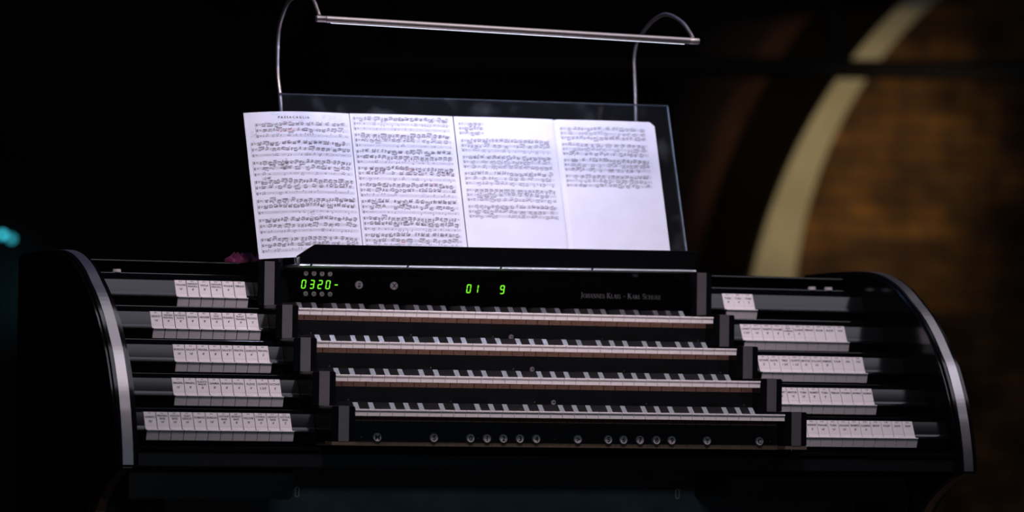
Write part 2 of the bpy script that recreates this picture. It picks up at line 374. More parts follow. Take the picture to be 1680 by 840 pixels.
# ---- stop jambs: one stepped, concave-faced rail per row and side
SZ = lambda k: -.0662+.0632*k if k < 5 else .2505
SY = lambda k: .060+.092*k
TABF = .015                      # tab front behind the shelf edge
tabprof = [(.0065, 0), (.0018, .0148), (.0010, .0162), (-.0005, .0168), (-.001, .0186), (.0075, .0192), (.0115, .0206), (.0142, .0236), (.0155, .0268), (.0265, .0500)]
TZ = lambda k: -.0600+.0618*k    # bottom of the tab fronts
def jamb(sx):
    pts = []
    for k in range(5):
        y, z = SY(k), SZ(k)
        pts += [(y, z-.010 if k else z), (y, z-.001), (y+.001, z)]
        fy, fz = y+TABF+.0015, TZ(k)-.0009
        pts += [(fy+.0085, z), (fy+.0035, fz+.0145), (fy-.0002, fz+.0165), (fy-.0005, fz+.0188)] + [(fy+a, fz+c) for a, c in tabprof[5:]]
        pts += [(SY(k+1), fz+.0500)]
    pts += [(SY(5), SZ(5)-.001), (SY(5)+.001, SZ(5)), (.560, SZ(5)), (.560, .272), (.775, .272), (.775, -.0662)]
    bb = MB(); x0, x1 = sorted((sx*.468, sx*XI)); bb.extr([(y, cz(z)) for y, z in pts], x0, x1)
    return obj('stop_jamb', bb.mesh('stop_jamb', BLACK, smooth=True), console, label='stepped glossy black stop jamb')
JL, JR = jamb(-1), jamb(1)

PITCH = .0227
tt = Vector((.0110, .0232)); tl = tt.length; ty, tz = tt.x/tl, tt.y/tl      # slope direction of the label face
def stop_tab(parent, k, x, lines, code):
    wd = PITCH-.0008; b = MB()
    pr = tabprof + [(.030, .0500), (.030, 0)]
    b.extr(pr, -wd/2, wd/2)
    me0 = b.mesh('stop_tab', [TABW, INK], bevel=.0005, seg=1, angle=50)
    vs = [tuple(v.co) for v in me0.vertices]; fs = [tuple(p.vertices) for p in me0.polygons]; bpy.data.meshes.remove(me0)
    m = MB(); m.add(vs, fs, 0)
    def put(s, h, f):                 # f: distance down the slope from its top, as a fraction of 0.031
        sz = h/.70
        tw = text_width(s, sz); xs = min(1, wd*.86/tw) if tw else 1
        g, gf = text_geo(s, sz); d = tl*(1-f*1.16)
        m.add([(a*xs, .0155+(d+c)*ty-.00025*tz, .0268+(d+c)*tz+.00025*ty) for a, c in g], gf, 1)
    put(code, .0026, .085)
    if len(lines) == 2:
        put(lines[0], .0038, .34); put(lines[1], .0042, .62)
    elif len(lines) == 3:
        put(lines[0], .0034, .25); put(lines[1], .0034, .43); put(lines[2], .0040, .65)
    else: put(lines[0], .0038, .34)
    obj('stop_tab', m.mesh('stop_tab', [TABW, INK], fix=False), parent, (x, SY(k)+TABF, cz(TZ(k))))
LEFT = {4: ['VIOLON|16\'', 'DIAPASON|PRINCIPAL|8\'', 'VIOLA|8\'', 'DIAPASON|PRINCIPAL|4\'', 'VIOLINE|4\'', 'TREMULANT'],
        3: ['GEDECKT|16\'', 'GEIGEN|PRINCIPAL|8\'', 'BOURDON|FLÖTE|8\'', 'SALICIONAL|8\'', 'AEOLINE|8\'', 'VOX|COELESTIS|8\'', 'FUGARA|4\'', 'FLAUT|TRAVERS|4\'', 'PICCOLO|2\''],
        2: ['BORDUN|16\'', 'SALICET|16\'', 'PRINCIPAL|8\'', 'ROHRFLÖTE|8\'', 'SALICET|8\'', 'PRINCIPAL|4\'', 'ROHRFLÖTE|4\'', 'PRINCIPAL|2\''],
        1: ['PRINCIPAL|16\'', 'PRINCIPAL|8\'', 'FLAUTO|MAJOR|8\'', 'GAMBA|8\'', 'BORDUN|8\'', 'PRINCIPAL|4\'', 'FLÖTE|4\'', 'QUINTE|2 2/3\'', 'OCTAVE|2\''],
        0: ['UNTERSATZ|32\'', 'PRINCIPAL|BASS|16\'', 'VIOLON|BASS|16\'', 'ZART|GEDECKT|16\'', 'SUBBASS|16\'', 'BORDUN|16\'', 'OCTAVE|BASS|8\'', 'GEDECKT|BASS|8\'', 'VIOLONE|8\'', 'CHORAL|BASS|4\'', 'GEDECKT|BASS|4\'', 'OCTAVE|BASS|2\'']}
LEND = {0: -.5118, 1: -.5045, 2: -.4985, 3: -.4915, 4: -.4880}          # inner end of each left row
ROM = {4: 'IV', 3: 'III', 2: 'II', 1: 'I', 0: 'P'}
for k, row in LEFT.items():
    n = len(row); pl = {0: .02290, 1: .02290, 2: .02300, 3: .02325, 4: .02320}[k]
    end = {0: -.5118, 1: -.5020, 2: -.4955, 3: -.4875, 4: -.4835}[k]
    for i, s in enumerate(row):
        stop_tab(JL, k, end-(n-i-.5)*pl, s.split('|'), '%s.%d' % (ROM[k], i+1))
RIGHT = {4: ['TUBA|8\'', 'TUBA|4\'', 'TUBA|2\''],
         3: ['CORNETT|2 2/3\'', 'FAGOTT|16\'', 'TROMPETE|8\'', 'SCHALMEI|8\'', 'VOX|HUMANA|8\'', 'CLARINE|4\'', 'TREMULANT', 'III SUB', 'III SUP', 'IV/III'],
         2: ['OCTAVE|2\'', 'FLÖTE|2\'', 'TERZ|1 3/5\'', 'QUINTE|1 1/3\'', 'MIXTUR|IV', 'DULCIAN|16\'', 'KRUMMHORN|8\'', 'II SUB', 'III/II', 'IV/II'],
         1: ['CORNETT|V', 'MIXTUR|VI', 'TUBA|16\'', 'TROMPETE|8\'', 'TUBA|4\'', 'TREMULANT', 'POS/MW', 'SW/MW', 'SO/MW'],
         0: ['RAUSCHQUINT|II', 'POSAUNE|16\'', 'TUBA|16\'', 'DULCIAN|16\'', 'TROMPETE|8\'', 'CLARINE|4\'', 'MW/P', 'POS/P', 'SW/P', 'SO/P']}
for k, row in RIGHT.items():
    n = len(row); pl = {0: .02255, 1: .02275, 2: .02260, 3: .02265, 4: .02210}[k]
    end = {0: .7376, 1: .6965, 2: .7215, 3: .7265, 4: .5690}[k]
    if k == 0: row = row; n = len(row)
    for i, s in enumerate(row):
        stop_tab(JR, k, end-(n-i-.5)*pl, s.split('|'), '%s.%d' % (ROM[k], i+1+len(LEFT[k])))
if True:                               # partly hidden tab next to the lowest right key block
    stop_tab(JR, 0, .7376-10.5*.02255, ['MIXTUR', 'V'], 'P.12')
# ---- small push buttons on the top ledge
for X in (-.7176, .7264, .7629):
    b = MB(); b.cyl((0, 0, 0), (0, 0, .0065), .0082, .0078, 20)
    obj('ledge_button', b.mesh('ledge_button', BTN, bevel=.0008, smooth=True), JL if X < 0 else JR, (X, .527, cz(SZ(5))))

# ---- key blocks at both ends of every manual
for k in range(5):
    for sx in (-1, 1):
        zt = k*V+.0048 if k < 4 else .2755; zb = -.0585 if k == 0 else (k-1)*V+.0048
        b = MB(); b.box(-.0222, .0222, 0, .60-k*D, 0, zt-zb)
        kb = obj('key_block', b.mesh('key_block', BLACK, bevel=.0015, seg=2), console, (sx*.4451, k*D, cz(zb)))
        b = MB(); b.box(-.0098, .0098, -.0008, .0006, .0005, zt-zb-.001); b.box(-.0098, .0098, -.0008, .08, zt-zb-.001, zt-zb+.0005)
        obj('metal_strip', b.mesh('metal_strip', GREYSTRIP), kb, (sx*.4451, k*D, cz(zb)))
b = MB(); b.box(-.4673, .4673, .034, .60, cz(-.0662), cz(-.0585)); b.box(-.4673, -.4229, 0, .034, cz(-.0655), cz(-.0585)); b.box(.4229, .4673, 0, .034, cz(-.0655), cz(-.0585))
obj('base_board', b.mesh('base_board', BASEWOOD, bevel=.0008), console, label='thin brown wooden base board under the manuals')

# ---- keys
kw = .0235-.0007
b = MB()
kp_ = [(.0, -.0006), (.0006, 0), (.150, 0), (.150, -.0125), (.0022, -.0125), (.0022, -.0040), (.0012, -.0036), (.0, -.0030)]
b.extr(kp_, -kw/2, kw/2, 0)
NATV = b.mesh('natural_key', [IVORY, WOOD], bevel=.00035, seg=1, angle=50)
vs = [tuple(v.co) for v in NATV.vertices]; fs = [tuple(p.vertices) for p in NATV.polygons]; bpy.data.meshes.remove(NATV)
b = MB(); b.add(vs, fs, 0); b.box(-kw/2+.0003, kw/2-.0003, .037, .150, -.0210, -.0126, 1)
NAT = b.mesh('natural_key', [IVORY, WOOD])
b = MB(); n0 = [(-.0052, .0500, .0), (.0052, .0500, .0), (.0052, .150, 0), (-.0052, .150, 0), (-.0050, .0638, .0122), (.0050, .0638, .0122), (.0046, .150, .0122), (-.0046, .150, .0122)]
b.add(n0, [(0, 3, 2, 1), (4, 5, 6, 7), (0, 1, 5, 4), (1, 2, 6, 5), (2, 3, 7, 6), (3, 0, 4, 7)])
SHP = b.mesh('sharp_key', EBONY, bevel=.0003, seg=1)
SCR = MB(); SCR.cyl((0, 0, 0), (0, -.0016, 0), .0021, .0016, 12); SCR = SCR.mesh('screw', SCREW, smooth=True)
def disc_button(r, s, th, mats, icon=None):
    m = MB(); pr = [(0, r), (-th*.7, r), (-th, r*.9)]; n = 24
    m.tube([(0, 0, 0), (0, -th*.7, 0), (0, -th, 0)], [r, r, r*.9], n, 0)
    if s:
        g, gf = text_geo(s, r*1.15/.7 if len(s) == 1 else r*.7/.7)
        m.add([(a, -th-.0002, c) for a, c in g], [f for f in gf], 1)
    if icon:
        for x0, x1, z0, z1 in icon: m.add([(x0*r, -th-.0002, z0*r), (x1*r, -th-.0002, z0*r), (x1*r, -th-.0002, z1*r), (x0*r, -th-.0002, z1*r)], [(0, 1, 2, 3)], 1)
    return m.mesh('button', mats, fix=False, smooth=False)
manuals = []
SHARPS = {0: -.0028, 1: .0028, 3: -.0038, 4: 0.0, 5: .0038}
for k in range(4):
    rail_top = k*V-.0212; rail_bot = -.0585 if k == 0 else (k-1)*V-.004
    b = MB(); b.box(-W/2, W/2, .0385 if k else .0345, .060, rail_bot-rail_top, 0)
    if k == 0: b.box(-W/2, W/2, .0385, .058, -.0005, .0085)
    y0 = k*D
    man = obj('manual_keyboard', b.mesh('manual_rail', BLACKSAT, bevel=.0006), console, (0, y0, cz(rail_top)))
    manuals.append(man)
    for i in range(36):
        x = -W/2+(i+.5)*.0235
        obj('natural_key', NAT, man, (x, y0, cz(k*V)))
        if i < 35 and i % 7 in SHARPS:
            obj('sharp_key', SHP, man, (-W/2+(i+1)*.0235+SHARPS[i % 7], y0, cz(k*V)))
    yr = y0+(.0385 if k else .0345)
    if k:
        for X in (-.3855, -.1863, -.0207, .2045, .4060): obj('screw', SCR, man, (X, yr, cz((k-1)*V+.0168)))
        obj('piston_button', disc_button(.0045, None, .004, [BTN, INK], icon=[(-.45, .45, -.15, .15), (.1, .4, -.4, .4)]), man, (.0166, yr, cz((k-1)*V+.0170)))
    else:
        for X, s in ((-.3702, 'M'), (-.2616, 'S'), (-.191, '0'), (-.159, '1'), (-.127, '2'), (-.0948, '3'), (-.0626, '4'), (.0191, '>'), (.0796, '5'), (.1099, '6'), (.1428, '7'), (.1758, '8'), (.2065, '9'), (.2779, 'Y'), (.3847, 'C')):
            obj('piston_button', disc_button(.0079, s, .005, [BTN, INK]), man, (X, yr, cz(-.0503)))
        for X in (-.4003, -.1768, -.0254, .1881, .4072): obj('screw', SCR, man, (X, yr, cz(-.0503)))

# ---- control panel above the top manual
PY = .475
b = MB(); b.box(-.4229, .4229, 0, .02, cz(3*V-.003), cz(.2595)); b.box(-.4229, .4229, -.004, .0195, cz(.2600), cz(.2655))
panel = obj('control_panel', b.mesh('control_panel', BLACK, bevel=.0008), console, (0, PY, 0), label='glossy black panel with green numerals and round buttons')
SEG = {'a': (0, .5, 1), 'g': (0, 0, 1), 'd': (0, -.5, 1), 'f': (-.5, .25, 0), 'b': (.5, .25, 0), 'e': (-.5, -.25, 0), 'c': (.5, -.25, 0)}
DIG = {'0': 'abcdef', '1': 'bc', '2': 'abged', '3': 'abgcd', '9': 'abcdfg', '-': 'g'}
def digit(ch, X, z):
    H, Wd, t, sl = .0150, .0072, .00085, .14; m = MB()
    for s in DIG[ch]:
        cx, czz, hor = SEG[s]; L = (Wd if hor else H/2)*.40
        if hor: q = [(-L, -t), (L, -t), (L+t*.6, 0), (L, t), (-L, t), (-L-t*.6, 0)]
        else: q = [(-t, -L), (t, -L), (t, L), (0, L+t*.6), (-t, L)]
        P = []
        for a, c in q:
            xx = cx*Wd+a; zz = czz*H+c; P.append((xx+zz*sl, zz))
        m.extr_y(P, -.0006, 0)
    obj('display_digit', m.mesh('display_digit', LED), panel, (X, PY, cz(z)), label='green glowing numeral')
for ch, X in zip('0320-', (-.3650, -.3482, -.3322, -.3163, -.2998)): digit(ch, X, .2356)
digit('0', -.0297, .2346); digit('1', -.0145, .2346); digit('9', .0396, .2344)
up = [(-.12, .12, -.45, .3), (-.35, .35, .0, .15), (-.22, .22, .15, .35)]; dn = [(a, c, -f, -e) for a, c, e, f in up]
bu, bd = disc_button(.0046, None, .003, [BTN, INK], up), disc_button(.0046, None, .003, [BTN, INK], dn)
for i in range(4):
    obj('push_button', bu, panel, (-.3612+.0161*i, PY, cz(.2562))); obj('push_button', bd, panel, (-.3612+.0163*i, PY, cz(.2175)))
obj('push_button', disc_button(.0076, None, .003, [BTN, INK], [(-.35, .35, -.6, -.1), (-.3, .35, .12, .3), (.1, .5, .3, .5), (-.25, 0, .35, .5)]), panel, (-.2543, PY, cz(.2366)))
obj('push_button', disc_button(.0076, 'X', .003, [BTN, INK]), panel, (-.1833, PY, cz(.2366)))

# maker's name in serif small capitals
def glyph(ch):
    T, t = .15, .06; P = []
    def line(x0, y0, x1, y1, w_):
        d = Vector((x1-x0, y1-y0)).normalized(); n = Vector((-d.y, d.x))*w_/2
        P.append([(x0+n.x, y0+n.y), (x1+n.x, y1+n.y), (x1-n.x, y1-n.y), (x0-n.x, y0-n.y)])
    def stem(x, y0=0, y1=1, w_=T, s=True):
        P.append([(x-w_/2, y0), (x+w_/2, y0), (x+w_/2, y1), (x-w_/2, y1)])
        if s:
            for y in (y0, y1): e = .06 if y == y0 else -.06; P.append([(x-w_/2-.09, y), (x+w_/2+.09, y), (x+w_/2+.09, y+e), (x-w_/2-.09, y+e)])
    def arc(cx, cy, rx, ry, a0, a1, w0=T, n=14):
        for i in range(n):
            u, v_ = [math.radians(a0+(a1-a0)*j/n) for j in (i, i+1)]
            q = []
            for a, sg in ((u, 1), (v_, 1), (v_, -1), (u, -1)):
                ww = t+(w0-t)*abs(math.cos(a)); q.append((cx+(rx+sg*ww/2)*math.cos(a), cy+(ry+sg*t/2)*math.sin(a)))
            P.append(q)
    adv = .8
    if ch == 'J': stem(.25, .05, 1); line(.22, .05, .02, -.18, .08); adv = .48
    if ch == 'O': arc(.42, .5, .36, .48, 0, 360, n=24); adv = .86
    if ch == 'H': stem(.16); stem(.72); line(.16, .5, .72, .5, t); adv = .92
    if ch == 'A': line(.05, 0, .40, 1, t); line(.40, 1, .76, 0, T); line(.18, .35, .62, .35, t); line(-.04, .03, .18, .03, t); line(.62, .03, .88, .03, t); adv = .86
    if ch == 'N': stem(.14, w_=t); line(.14, .97, .74, .03, T); stem(.74, w_=t); adv = .9
    if ch == 'E': stem(.16); line(.16, .97, .62, .97, t); line(.16, .5, .5, .5, t); line(.16, .03, .64, .03, t); line(.62, 1, .62, .8, t); line(.64, 0, .64, .22, t); adv = .74
    if ch == 'S': arc(.3, .73, .22, .24, 40, 270, .13); arc(.3, .26, .24, .25, 90, -145, .13); line(.52, .98, .52, .74, t); line(.06, .02, .06, .26, t); adv = .64
    if ch == 'K': stem(.16); line(.2, .45, .64, .97, t); line(.32, .58, .76, .03, T); line(.52, .97, .78, .97, t); line(.62, .03, .9, .03, t); adv = .88
    if ch == 'L': stem(.16); line(.16, .03, .60, .03, t); line(.62, 0, .62, .24, t); adv = .7
    if ch == 'I': stem(.2); adv = .42
    if ch == 'R': stem(.16); arc(.30, .74, .26, .23, 90, -90, .14); line(.16, .97, .30, .97, t); line(.16, .51, .30, .51, t); line(.36, .5, .76, .03, T); adv = .82
    if ch == 'C': arc(.45, .5, .38, .47, 45, 315, T, 20); line(.72, 1, .72, .72, t); adv = .8
    if ch == 'U': stem(.16, .25, 1); stem(.72, .25, 1, w_=t); arc(.44, .26, .28, .24, 180, 360, .1); adv = .9
    if ch == '-': line(.1, .4, .5, .4, .07); adv = .6
    if ch == ' ': adv = .42
    return P, adv
def maker_name(words, x0, x1, z, h):
    polys = []; x = 0
    for wd in words.split(' '):
        for i, ch in enumerate(wd):
            sc = 1.0 if i == 0 else .76
            P, a = glyph(ch)
            for p in P: polys.append([(x+q[0]*sc, q[1]*sc) for q in p])
            x += (a+.07)*sc
        x += .42
    sx = (x1-x0)/(x-.42); m = MB()
    for p in polys: m.poly([(x0+q[0]*sx, -.0004, z+q[1]*h) for q in p])
    me = m.mesh('maker_name', SILVER, fix=False)
    obj('maker_name_lettering', me, panel, (0, PY, 0), label='small silver serif lettering')
maker_name('JOHANNES KLAIS - KARL SCHUKE', .2041, .3749, cz(.2225), .0105)

# ================================================================== MUSIC DESK
TAU = .0105; LEAN = math.radians(19.3)
EX = Vector((math.cos(TAU), 0, math.sin(TAU))); EV = Vector((-math.sin(LEAN)*0, math.sin(LEAN), math.cos(LEAN))); EN = EX.cross(EV)
if EN.y > 0: EN = -EN
O = Vector((0, .447, Z0+.2815))
def dp(x, v, n=0.0): return O + EX*x + EV*v + EN*n
desk = empty('music_desk', (.02, .5, Z0+.2685), 'glass music desk with a black ledge standing on top of the organ console', 'music desk')
# glass pane
gx0, gx1, gv0, gv1 = -.3900, .4240, -.003, .3475
b = MB(); n0, n1 = -.0105, -.0035
P = [dp(gx0, gv0, n0), dp(gx1, gv0, n0), dp(gx1, gv1, n0), dp(gx0, gv1, n0), dp(gx0, gv0, n1), dp(gx1, gv0, n1), dp(gx1, gv1, n1), dp(gx0, gv1, n1)]
b.add(P, [(3, 2, 1, 0), (4, 5, 6, 7)], 0); b.add(P, [(0, 1, 5, 4), (1, 2, 6, 5), (2, 3, 7, 6), (3, 0, 4, 7)], 1)
obj('glass_pane', b.mesh('glass_pane', [GLASS, GLASSEDGE]), desk, label='clear glass pane')
def tp(x, y, z): return Vector((x, y, Z0)) + EX*0 + Vector((0, 0, z + x*math.tan(TAU)))
b = MB()
x0, x1 = -.4020, .4090
def lip(x, s, back=0): return tp(x, .391-.009*s + back, .2752+.0365*s)
F = [(x0, 0), (x0-.006, .40), (x0+.027, 1), (x1+.004, 1), (x1-.001, 0)]
for th, rev in ((0, 0), (.006, 1)):
    pts = [lip(x, s, th) for x, s in F]; b.poly(pts[::-1] if rev else pts)
for i in range(5):
    (xa, sa), (xb, sb) = F[i], F[(i+1) % 5]; b.poly([lip(xa, sa), lip(xb, sb), lip(xb, sb, .006), lip(xa, sa, .006)])
obj('ledge_lip', b.mesh('ledge_lip', BLACK, bevel=.0006, seg=1), desk, label='glossy black front lip of the ledge')
b = MB()
pr = [(.3890, .2706), (.3845, .2716), (.3875, .2748), (.56, .2748), (.56, .2706)]
va = [tp(x, y, z) for x in (x0-.0015, x1+.001) for y, z in pr]
b.add(va, [(0, 1, 2, 3, 4), (9, 8, 7, 6, 5)] + [(i, 5+i, 5+(i+1) % 5, (i+1) % 5) for i in range(5)])
v = [tp(x, y, z) for z in (.2706, .2876) for y in (.383, .395) for x in (x0-.0045, x0-.0020)]
b.add(v, [(0, 2, 3, 1), (4, 5, 7, 6), (0, 1, 5, 4), (2, 6, 7, 3), (0, 4, 6, 2), (1, 3, 7, 5)])
obj('ledge_base', b.mesh('ledge_base', ALU, bevel=.0005, seg=1), desk, label='pale aluminium base strip of the ledge')
for X in (-.381, -.188, .001, .190):
    b = MB(); v = [tp(X+a+(.0015 if z > .275 else -.0015), y, z) for z in (.2704, .2752) for y in (.3835, .389) for a in (-.0016, .0016)]
    b.add(v, [(0, 2, 3, 1), (4, 5, 7, 6), (0, 1, 5, 4), (2, 6, 7, 3), (0, 4, 6, 2), (1, 3, 7, 5)]); obj('ledge_clip', b.mesh('ledge_clip', BLACKSAT), desk)

# ================================================================== DESK LAMP
lamp = empty('desk_lamp', (0, .6, Z0+.268), 'slim nickel tube lamp on two bent arms over the music sheets', 'lamp')
TA, TBv = Vector((-.392, .346, Z0+.7290)), Vector((.3895, .339, Z0+.7205))
td = (TBv-TA).normalized()
dn = Vector((0, .62, -.78)); dn = (dn-td*dn.dot(td)).normalized(); sd = td.cross(dn)      # the slot faces down and back, towards the sheets
def ring(p, r, flat):
    out = []
    for a in range(24):
        an = 2*math.pi*a/24; q = dn*math.cos(an)*r + sd*math.sin(an)*r
        if flat and q.dot(dn) > .0055: q = q - dn*(q.dot(dn)-.0055)
        out.append(p+q)
    return out
b = MB(); Ltot = (TBv-TA).length
st = [(0, .0052, 0), (.0015, .0064, 0), (.0185, .0064, 0), (.0195, .0058, 0), (.0205, .0066, 0), (.0260, .0066, 0), (.0262, .0066, 1)]
st = st + [(Ltot-d, r, f) for d, r, f in reversed(st)]
R_ = [ring(TA+td*d, r, f) for d, r, f in st]
b.v = [tuple(p) for q in R_ for p in q]
for i in range(len(R_)-1):
    for a in range(24): b.f.append((i*24+a, i*24+(a+1) % 24, (i+1)*24+(a+1) % 24, (i+1)*24+a)); b.m.append(0)
b.f.append(tuple(range(24))[::-1]); b.m.append(0); b.f.append(tuple(range((len(R_)-1)*24, len(R_)*24))); b.m.append(0)
obj('tube', b.mesh('tube', CHROME, smooth=True), lamp)
def bar(A, B, s0, s1, h0, h1, m, nm, lb):
    b = MB(); v = [p+sd*s_+dn*h for h in (h0, h1) for p in (A, B) for s_ in (s0, s1)]
    b.add(v, [(0, 1, 3, 2), (4, 6, 7, 5), (0, 2, 6, 4), (1, 5, 7, 3), (0, 4, 5, 1), (2, 3, 7, 6)]); obj(nm, b.mesh(nm, m), lamp, label=lb)
A, B = TA+td*.030, TBv-td*.030
LEDW = mat('white_led_strip', (.8, .85, 1.0), .4, emit=(.62, .68, 1.0), es=104, noise=(60, .05, (1, 1, 1)))
bar(A, B, -.0026, .0026, .0056, .0058, LEDW, 'led_strip', 'glowing cool white light strip')
DIFF = mat('lit_diffuser_edge', (.8, .85, 1.0), .4, emit=(.80, .88, 1.0), es=1.6, noise=(60, .05, (1, 1, 1)))
for s0, s1 in ((-.0036, -.0029), (.0029, .0036)): bar(A, B, s0, s1, .0050, .0064, DIFF, 'diffuser_edge', 'thin lit edge of the lamp diffuser')
def bez(pts, n=10):
    out = []
    for i in range(len(pts)-1):
        p0, p1, p2, p3 = [Vector(pts[max(0, min(len(pts)-1, i+j))]) for j in (-1, 0, 1, 2)]
        for q in range(n):
            t = q/n; out.append(.5*((2*p1)+(p2-p0)*t+(2*p0-5*p1+4*p2-p3)*t*t+(3*p1-p0-3*p2+p3)*t**3))
    return out+[Vector(pts[-1])]
XLn, XRn = -.385, .3755
neckR = [(.615, .30), (.615, .45), (.6150, .593), (.624, .680), (.6265, .705), (.6160, .735), (.583, .757), (.523, .779), (.463, .783), (.391, .762), (.352, .738), (.3385, .7270)]
neckL = [(.5690, .30), (.5690, .45), (.5690, .575), (.5900, .640), (.5935, .672), (.5880, .727), (.547, .769), (.500, .783), (.440, .784), (.385, .768), (.356, .745), (.3465, .7350)]
for X, pts in ((XLn, neckL), (XRn, neckR)):
    b = MB(); b.tube(bez([(X, y, cz(z)) for y, z in pts], 8), .0038, 12)
    ar = obj('arm', b.mesh('arm', CHROME, smooth=True), lamp)
    b = MB(); b.cyl((X, pts[0][0], cz(.2657)), (X, pts[0][0], cz(.305)), .009, .009, 16); obj('clamp', b.mesh('clamp', CHROME, bevel=.001, smooth=True), lamp)

# ================================================================== SHEET MUSIC
rnd = random.Random(7)
PH = .3075
class Page:
    def __init__(s, x0, w_, curl): s.x0, s.w, s.curl = x0, w_, curl
    def at(s, u, v, lift=0.0): return dp(s.x0+u, v+s.curl(u, v)[1], .0006+s.curl(u, v)[0]+lift)
    def sheet(s, nu=14, nv=18, skip=None):
        m = MB(); idx = {}
        for lay, l in ((0, 0.0), (1, -.0003)):
            for j in range(nv+1):
                for i in range(nu+1):
                    u, v = s.w*i/nu, PH*j/nv
                    if skip: u, v = skip(u, v)
                    idx[lay, i, j] = len(m.v); m.v.append(tuple(s.at(u, v, l)))
        for j in range(nv):
            for i in range(nu):
                m.f.append((idx[0, i, j], idx[0, i+1, j], idx[0, i+1, j+1], idx[0, i, j+1])); m.m.append(0)
                m.f.append((idx[1, i, j], idx[1, i, j+1], idx[1, i+1, j+1], idx[1, i+1, j])); m.m.append(0)
        ring = [(i, 0) for i in range(nu)] + [(nu, j) for j in range(nv)] + [(i, nv) for i in range(nu, 0, -1)] + [(0, j) for j in range(nv, 0, -1)]
        for q in range(len(ring)):
            a, c = ring[q], ring[(q+1) % len(ring)]
            m.f.append((idx[0, a[0], a[1]], idx[1, a[0], a[1]], idx[1, c[0], c[1]], idx[0, c[0], c[1]])); m.m.append(0)
        return m
    # printing helpers: v measured down from the page top
    def quad(s, m, u0, v0, u1, v1, mi=0, seg=1):
        for q in range(seg):
            a, c = u0+(u1-u0)*q/seg, u0+(u1-u0)*(q+1)/seg
            m.poly([s.at(a, PH-v1, .00022), s.at(c, PH-v1, .00022), s.at(c, PH-v0, .00022), s.at(a, PH-v0, .00022)], mi)
    def free(s, m, pts, mi=0):
        m.poly([s.at(u, PH-v, .00026) for u, v in pts], mi)
    def note(s, m, u, v, r=.00074):
        s.free(m, [(u+1.25*r*math.cos(a)+.25*r*math.sin(a), v+r*math.sin(a)) for a in [2*math.pi*i/8 for i in range(8)]])
    def stave(s, m, v, u0, u1, density, ink=1.0):
        sp = .00125; n = max(2, int((u1-u0)/.02))
        for i in range(5): s.quad(m, u0, v+i*sp-.00013, u1, v+i*sp+.00013, 1, n)
        s.quad(m, u0, v, u0+.0003, v+4*sp)
        # clef
        s.free(m, [(u0+.002, v+.5*sp), (u0+.0031, v-.6*sp), (u0+.0036, v+.4*sp), (u0+.0029, v+2.3*sp), (u0+.0038, v+3.2*sp), (u0+.0026, v+5*sp), (u0+.0016, v+3.4*sp)])
        for q in range(3): s.free(m, [(u0+.006+q*.0014, v+(1+q % 2)*sp), (u0+.0067+q*.0014, v+(.4+q % 2)*sp), (u0+.0070+q*.0014, v+(1.6+q % 2)*sp), (u0+.006+q*.0014, v+(2.2+q % 2)*sp)])
        u = u0+.013; bars = sorted(rnd.uniform(u0+.03, u1) for _ in range(3))
        pos = rnd.uniform(0, 4)
        for bu_ in bars: s.quad(m, bu_, v, bu_+.0003, v+4*sp)
        while u < u1-.004:
            if rnd.random() < density:
                g = rnd.choice((4, 4, 4, 3, 2, 6)) if density > .4 else rnd.choice((1, 1, 2))
                st = .0021 if density > .4 else .0035; g = min(g, int((u1-u)/st))
                if g < 1: break
                pos = max(-1.5, min(5.5, pos+rnd.uniform(-2, 2))); ps = []
                for q in range(g): ps.append(max(-2, min(6, pos+rnd.choice((-1, -.5, .5, 1))*q*.6)))
                upw = pos > 2; sgn = -1 if upw else 1
                bm_ = (min(ps)-3 if upw else max(ps)+3)
                for q in range(g):
                    un = u+q*st; s.note(m, un, v+ps[q]*sp)
                    ue = un+(.0009 if upw else -.0009); ve = v+bm_*sp
                    y0, y1 = sorted((v+ps[q]*sp, ve)); s.quad(m, ue-.00016, y0, ue+.00016, y1)
                    if density > .75 and rnd.random() < .45: s.note(m, un, v+(ps[q]+2)*sp)
                if g > 1:
                    ue = u+(.0009 if upw else -.0009)
                    for h in range(2 if density > .55 else 1):
                        vb = v+bm_*sp-sgn*h*.0013
                        s.free(m, [(ue, vb-.00032), (ue+(g-1)*st, vb-.00032), (ue+(g-1)*st, vb+.00032), (ue, vb+.00032)])
                u += g*st+.0016
            else:
                u += .004
                if rnd.random() < .4: s.quad(m, u-.002, v+1.5*sp, u-.0012, v+2.6*sp)
def system(pg, m, v, u0, u1, dens, pitch):
    for d, q in zip(dens, range(3)): pg.stave(m, v+q*pitch, u0, u1, d)
    pg.quad(m, u0-.0004, v, u0, v+2*pitch+.005)
def scribble(pg, m, u0, v0, wd_, ht, n, mi):
    for q in range(n):
        u = u0+rnd.random()*wd_; v = v0+rnd.random()*ht; a = rnd.uniform(-.4, .4); L = rnd.uniform(.0015, .005)
        du, dv = L*math.cos(a), L*math.sin(a); pg.free(m, [(u, v), (u+du, v+dv), (u+du, v+dv+.0005), (u, v+.0005)], mi)
def put_text(pg, m, body, u, v, h, mi=0):
    g, gf = text_geo(body, h/.7)
    m.add([pg.at(u+a, PH-v+c, .00025) for a, c in g], gf, mi)
PM = [PRINT, PRINTL, PENB, PENR, PENG]
def curl1(u, v):
    t = max(0, (.125-u)/.125); f = max(0, 1-v/PH)
    back = -.013*t*t*(1-.9*f)+.0022*math.sin(math.pi*min(1, u/.212))
    r = max(0, (u-.175)/.037); back += -.0015*r*r
    return (back, f*(.0105-.007*t))
